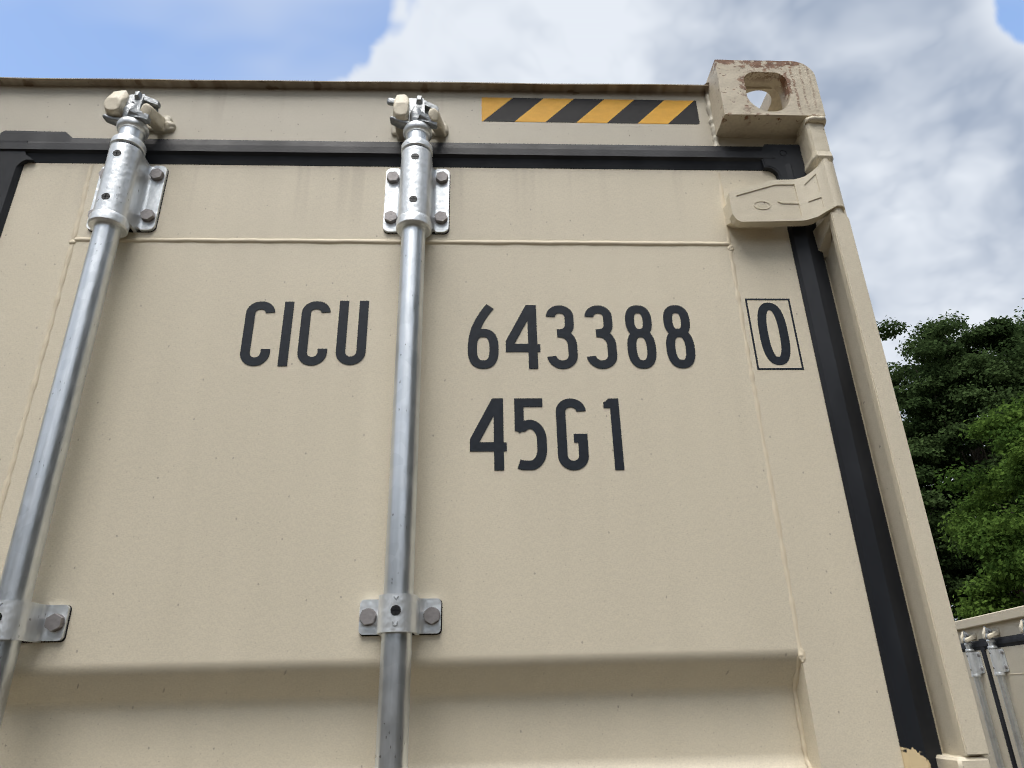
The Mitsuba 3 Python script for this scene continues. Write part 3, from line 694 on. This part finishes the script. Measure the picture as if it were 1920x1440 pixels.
XR, XLW = 0.5475, 2 * CX - 0.5475
c = corrugated(11.83, 0.036, 0.278)
wall = xy(Polygon(np.vstack([np.c_[XR - c[:, 1], c[:, 0] + 0.178], np.c_[XR - c[:, 1] - 0.002, c[:, 0] + 0.178][::-1]])), 0.16, 2.82)
mir('side_wall', wall, 'mat_paint_plain', False)
mir('top_rail', rbox(0.487, 0.5475, 0.178, 12.014, 2.82, 2.88), 'mat_paint_plain')
mir('bottom_rail', rbox(0.497, 0.5475, 0.178, 12.014, 0.03, 0.16), 'mat_paint_plain')
rc = corrugated(11.9, 0.02, 0.209)
add('roof_panel', yz(Polygon(np.vstack([np.c_[rc[:, 0] + 0.119, 2.881 - rc[:, 1]], np.c_[rc[:, 0] + 0.119, 2.879 - rc[:, 1]][::-1]])), 2 * CX - 0.487, 0.487), 'mat_paint_plain', False)
add('back_wall', box(XLW, XR, 12.014, 12.09, 0.03, 2.88), 'mat_paint_plain', False)
add('floor_panel', box(XLW + 0.05, XR - 0.05, 0.15, 12.0, 0.12, 0.15), 'mat_paint_plain', False)
add('door_sill', rbox(2 * CX - 0.391, 0.391, 0.04, 0.16, 0.02, 0.17), 'mat_frame')
mir('bottom_casting', xz(rrect(0.391, 0.5545, 0.0, 0.118, 0.012).difference(Point(0.4728, 0.059).buffer(0.033)), 0.0, 0.178), 'mat_casting')


# ------------------------------------------------------------------ put containers into the scene
def key_for(base):
    if base not in scene and base not in used:
        used.add(base)
        return base
    k = 1
    while f'{base}_{k:03d}' in used:
        k += 1
    used.add(f'{base}_{k:03d}')
    return f'{base}_{k:03d}'


used, cache = set(), {}


def put(key, mesh, m, smooth, tw, plain=False):
    ck = (id(mesh), smooth)
    if ck not in cache:
        t = tm(mesh)
        cache[ck] = (mikit.ply(t, m, smooth=smooth), mesh)
    scene[key] = {**cache[ck][0], 'bsdf': {'type': 'ref', 'id': m}}
    if tw is not None:
        scene[key]['to_world'] = tw


# parts of the first door must be numbered under it: order "door, door_001, then pieces" is settled by pairing below
def regroup():
    """mir() adds a piece and its mirror image after one another; give each its own door, casting, post or hinge."""
    fixed = []
    for name, mesh, m, smooth in parts:
        fixed.append((name, mesh, m, smooth))
    byx = lambda mesh: float(np.mean(tm(mesh).bounds[:, 0]))
    right_ = [p for p in fixed if byx(p[1]) >= CX - 1e-3]
    left_ = [p for p in fixed if byx(p[1]) < CX - 1e-3]
    return right_, left_


right_parts, left_parts = regroup()
parts = right_parts + left_parts
n_right = len(right_parts)


def container_all(root, tw, bar_x, letters, welds):
    global parts
    last = {}
    todo = right_parts + ([(n, a, b, s) for n, a, b, s in lettering] if letters else []) + left_parts
    for name, mesh, m, smooth in todo:
        head, _, tail = name.partition('__')
        if tail:
            if head not in last:
                last[head] = key_for(f'{root}__{head}')
            k = key_for(f'{last[head]}__{tail}')
        else:
            k = key_for(f'{root}__{head}')
            last[head] = k
        put(k, mesh, m, smooth, tw)
    full = (lambda t: t if tw is None else tw @ t)
    for x, rot in bar_x:
        here = T().translate([x, RY, 0]).rotate([0, 0, 1], rot).translate([0, -RY, 0])
        flat = T().translate([x, 0, 0])
        top = key_for(f'{root}__locking_bar')
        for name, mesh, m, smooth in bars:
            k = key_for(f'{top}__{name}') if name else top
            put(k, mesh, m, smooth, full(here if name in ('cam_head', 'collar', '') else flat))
        put(key_for(f'{root}__top_beam__keeper'), keep_1m if x in welds else keep_m, 'mat_frame', 40, full(flat))
    for x in welds:
        put(key_for(f'{root}__top_beam__weld_bead'), weld_m, 'mat_frame', 40, full(T().translate([x, 0, 0])))


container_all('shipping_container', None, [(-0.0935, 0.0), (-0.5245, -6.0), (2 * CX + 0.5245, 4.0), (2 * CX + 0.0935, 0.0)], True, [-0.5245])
labels['shipping_container'] = {'label': 'cream shipping container filling the foreground, with black lettering on its door and galvanised locking bars', 'category': 'shipping container'}
labels['shipping_container__hinge'] = {'label': 'uppermost cream hinge blade with an oval mark'}
labels['shipping_container__door'] = {'label': 'right-hand door with black lettering'}
labels['shipping_container__top_beam'] = {'label': 'top beam with brown grime and painted shade under its drip edge'}
labels['shipping_container__corner_casting'] = {'label': 'rust-streaked corner casting with an oval opening'}

lip = tm(rbox(2 * CX - 0.391, 0.391, 0.018, 0.0370, 2.832, 2.8845, 0.004) + box(2 * CX - 0.391, 0.391, 0.0368, 0.06, 2.8830, 2.8842))
C2X, C2Y, C2A, C2Z = 2.93, 3.52, -1.765, -0.56
tw2 = T().translate([C2X, C2Y, C2Z]).rotate([0, 0, 1], math.degrees(C2A)).translate([-CX, 0, 0])
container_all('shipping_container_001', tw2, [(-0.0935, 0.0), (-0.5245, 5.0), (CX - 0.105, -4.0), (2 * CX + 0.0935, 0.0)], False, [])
put('shipping_container_001__top_beam__rain_lip', lip, 'mat_paint_plain', 30, tw2)
labels['shipping_container_001'] = {'label': 'cream shipping container farther back at the lower right, standing lower, seen edge-on below the trees', 'category': 'shipping container'}


# ------------------------------------------------------------------ ground
def ground_z(x, y):
    s = np.clip((x - 0.7) / 1.3, 0, 1)
    return -0.57 * s * s * (3 - 2 * s)


rr = np.r_[0, np.geomspace(0.5, 900, 60)]
th = np.linspace(0, 2 * np.pi, 97)[:-1]
gx, gy = rr[:, None] * np.cos(th), rr[:, None] * np.sin(th)
gv = np.c_[gx.ravel(), gy.ravel(), ground_z(gx, gy).ravel()]
i, j = np.meshgrid(np.arange(len(rr) - 1), np.arange(96), indexing='ij')
gq = np.stack([i * 96 + j, (i + 1) * 96 + j, (i + 1) * 96 + (j + 1) % 96, i * 96 + (j + 1) % 96], -1).reshape(-1, 4)
scene['ground'] = mikit.ply((gv, gq), 'mat_gravel', smooth=True)
labels['ground'] = {'label': 'grey gravel yard sloping down to the right', 'kind': 'structure'}


# ------------------------------------------------------------------ trees
def limb(p, r, sides=8):
    p, r = np.array(p, float), np.array(r, float)
    t = np.gradient(p, axis=0)
    t /= np.linalg.norm(t, axis=1, keepdims=True) + 1e-12
    a = np.cross(t, [0.31, 0.9, 0.2])
    a /= np.linalg.norm(a, axis=1, keepdims=True)
    b = np.cross(t, a)
    an = np.arange(sides) * 2 * np.pi / sides
    v = p[:, None] + r[:, None, None] * (np.cos(an)[None, :, None] * a[:, None] + np.sin(an)[None, :, None] * b[:, None])
    i, j = np.meshgrid(np.arange(len(p) - 1), np.arange(sides), indexing='ij')
    q = np.stack([i * sides + j, i * sides + (j + 1) % sides, (i + 1) * sides + (j + 1) % sides, (i + 1) * sides + j], -1).reshape(-1, 4)
    return trimesh.Trimesh(v.reshape(-1, 3), np.vstack([q[:, [0, 1, 2]], q[:, [0, 2, 3]]]), process=False)


def tree(name, label, seed, x, y, h, rx, rz, zc, n_puff, n_leaf, size, cols, droop=0.3):
    rng = np.random.default_rng(seed)
    z0 = float(ground_z(np.array(x), np.array(y)))
    base, top = np.array([x, y, z0]), np.array([x + rng.normal() * 0.3, y + rng.normal() * 0.3, z0 + h * 0.86])
    k = np.linspace(0, 1, 12)
    tp = base + (top - base) * k[:, None] + np.c_[np.sin(k * 5 + seed) * 0.12, np.cos(k * 4 + seed) * 0.12, 0 * k]
    wood = [limb(tp, h * 0.022 * (1 - 0.85 * k) + 0.02, 10)]
    puffs = []
    centre = np.array([x, y, z0 + zc])
    while len(puffs) < n_puff:
        d = rng.normal(size=3)
        d /= np.linalg.norm(d)
        rad = rng.uniform(0.25, 1.0) ** 0.45
        lump = 0.80 + 0.42 * (meshkit.noise(d * 1.9 + seed * 3.3, seed) - 0.3)
        p = centre + d * rad * lump * np.array([rx, rx, rz])
        if p[2] < z0 + h * 0.12:
            continue
        puffs.append((p, rad))
    lv, lc = [], []
    for n, (p, rad) in enumerate(puffs):
        if n % 3 == 0:
            f = np.clip((p[2] - z0) / h - 0.22, 0.12, 0.82)
            s = tp[int(f * 11)]
            kk = np.linspace(0, 1, 7)
            mid = s + (p - s) * 0.8 * kk[:, None] + np.c_[0 * kk, 0 * kk, np.sin(kk * np.pi) * 0.25 * rx * 0.2]
            wood.append(limb(mid, 0.05 * (1 - 0.85 * kk) * (h / 12), 5))
        pr_ = np.array([1.0, 1.0, 0.62]) * rng.uniform(0.55, 1.0) * rx * 0.235
        m = int(n_leaf / n_puff * rng.uniform(0.7, 1.3))
        d = rng.normal(size=(m, 3))
        d /= np.linalg.norm(d, axis=1, keepdims=True)
        d[:, 2] = np.where(d[:, 2] < -0.2, d[:, 2] * 0.4, d[:, 2])
        c0 = p + d * pr_ * (rng.uniform(0.2, 1.0, (m, 1)) ** 0.5) * (1 + 0.16 * rng.normal(size=(m, 1)))
        nrm = d * 0.7 + rng.normal(size=(m, 3)) * 0.6 + [0, 0, 0.5]
        nrm /= np.linalg.norm(nrm, axis=1, keepdims=True)
        ax = np.cross(nrm, rng.normal(size=(m, 3)))
        ax[:, 2] -= droop
        ax -= nrm * (ax * nrm).sum(1, keepdims=True)
        ax /= np.linalg.norm(ax, axis=1, keepdims=True)
        si = np.cross(nrm, ax)
        L = size * rng.uniform(0.7, 1.35, (m, 1))
        fold = nrm * L * 0.10
        a, b, c, e = c0, c0 + ax * L * 0.5 + si * L * 0.36 + fold, c0 + ax * L, c0 + ax * L * 0.45 - si * L * 0.36 + fold
        lv.append(np.stack([a, b, c, e], 1).reshape(-1, 3))
        tone = rng.uniform(0, 1)
        mixv = np.clip(0.6 * tone + 0.4 * rng.uniform(0, 1, (m, 1)), 0, 1)
        col = np.array(cols[0]) * (1 - mixv) + np.array(cols[1]) * mixv
        lc.append(np.repeat(col, 4, axis=0))
    v, cc = np.vstack(lv), np.vstack(lc)
    q = np.arange(len(v)).reshape(-1, 4)
    f = np.vstack([q[:, [0, 1, 2]], q[:, [0, 2, 3]]])
    key = key_for(name)
    scene[key + '__trunk'] = mikit.ply(trimesh.util.concatenate(wood), 'mat_bark', smooth=40)
    scene[key + '__crown'] = mikit.ply((v, f), 'mat_leaf', smooth=False, color=cc)
    labels[key] = {'label': label, 'category': 'tree'}


tree('oak_tree', 'tall dark green oak rising highest at the right edge behind the paler tree', 3, 21.2, 21.0, 17.2, 4.6, 6.2, 10.1, 260, 120000, 0.125, ((0.034, 0.060, 0.022), (0.080, 0.125, 0.046)))
tree('oak_tree', 'rounded dark green oak in the middle of the trees, between two other oaks', 8, 17.3, 21.6, 16.8, 3.4, 6.9, 9.6, 300, 125000, 0.125, ((0.034, 0.060, 0.022), (0.080, 0.125, 0.046)))
tree('oak_tree', 'low dark green oak whose leaves touch the near container post', 12, 13.6, 22.4, 13.4, 3.0, 5.6, 7.6, 180, 70000, 0.125, ((0.034, 0.060, 0.022), (0.080, 0.125, 0.046)))
tree('sweetgum_tree', 'bright yellow-green leafy tree in front of the dark oaks, above the far container', 5, 13.9, 14.2, 10.4, 3.3, 4.4, 5.0, 250, 135000, 0.098, ((0.040, 0.085, 0.020), (0.125, 0.205, 0.042)), 0.9)


def wood(seed, az0, az1, r0, r1, h, n_puff, n_leaf, size):
    """Unseen trees behind and beside the camera, added to dim the horizon light."""
    rng = np.random.default_rng(seed)
    az = rng.uniform(az0, az1, n_puff)
    rad = rng.uniform(r0, r1, n_puff)
    top = h * (0.62 + 0.5 * meshkit.noise(np.c_[az * 6.0, az * 0, az * 0], seed))
    zz = top * rng.uniform(0.0, 1.0, n_puff) ** 0.7
    p = np.c_[rad * np.sin(az), rad * np.cos(az), zz]
    k = np.repeat(np.arange(n_puff), n_leaf // n_puff)
    d = rng.normal(size=(len(k), 3))
    d /= np.linalg.norm(d, axis=1, keepdims=True)
    c = p[k] + d * np.array([1.7, 1.7, 1.2]) * rng.uniform(0.5, 1.0, (len(k), 1))
    a = rng.normal(size=(len(k), 3))
    a /= np.linalg.norm(a, axis=1, keepdims=True)
    b = np.cross(a, d + rng.normal(size=(len(k), 3)) * 0.4)
    b /= np.linalg.norm(b, axis=1, keepdims=True) + 1e-9
    L = size * rng.uniform(0.7, 1.3, (len(k), 1))
    v = np.stack([c, c + a * L * 0.5 + b * L * 0.4, c + a * L, c + a * L * 0.5 - b * L * 0.4], 1).reshape(-1, 3)
    t = rng.uniform(0, 1, (len(k), 1))
    col = np.repeat(np.array([0.020, 0.036, 0.014]) * (1 - t) + np.array([0.050, 0.082, 0.028]) * t, 4, axis=0)
    q = np.arange(len(v)).reshape(-1, 4)
    return (v, np.vstack([q[:, [0, 1, 2]], q[:, [0, 2, 3]]])), col


wa = wood(17, math.radians(140), math.radians(305), 26.0, 36.0, 8.0, 700, 42000, 0.8)
wb = wood(18, math.radians(86), math.radians(142), 15.0, 24.0, 15.5, 600, 36000, 0.7)  # taller on this side, added for the dark band on the rods
nv = len(wa[0][0])
scene['added_woodland'] = mikit.ply((np.vstack([wa[0][0], wb[0][0]]), np.vstack([wa[0][1], wb[0][1] + nv])), 'mat_leaf', smooth=False, color=np.vstack([wa[1], wb[1]]))
labels['added_woodland'] = {'label': 'added belt of dark green trees out of view, dimming light from the horizon', 'category': 'added_woodland', 'kind': 'stuff'}
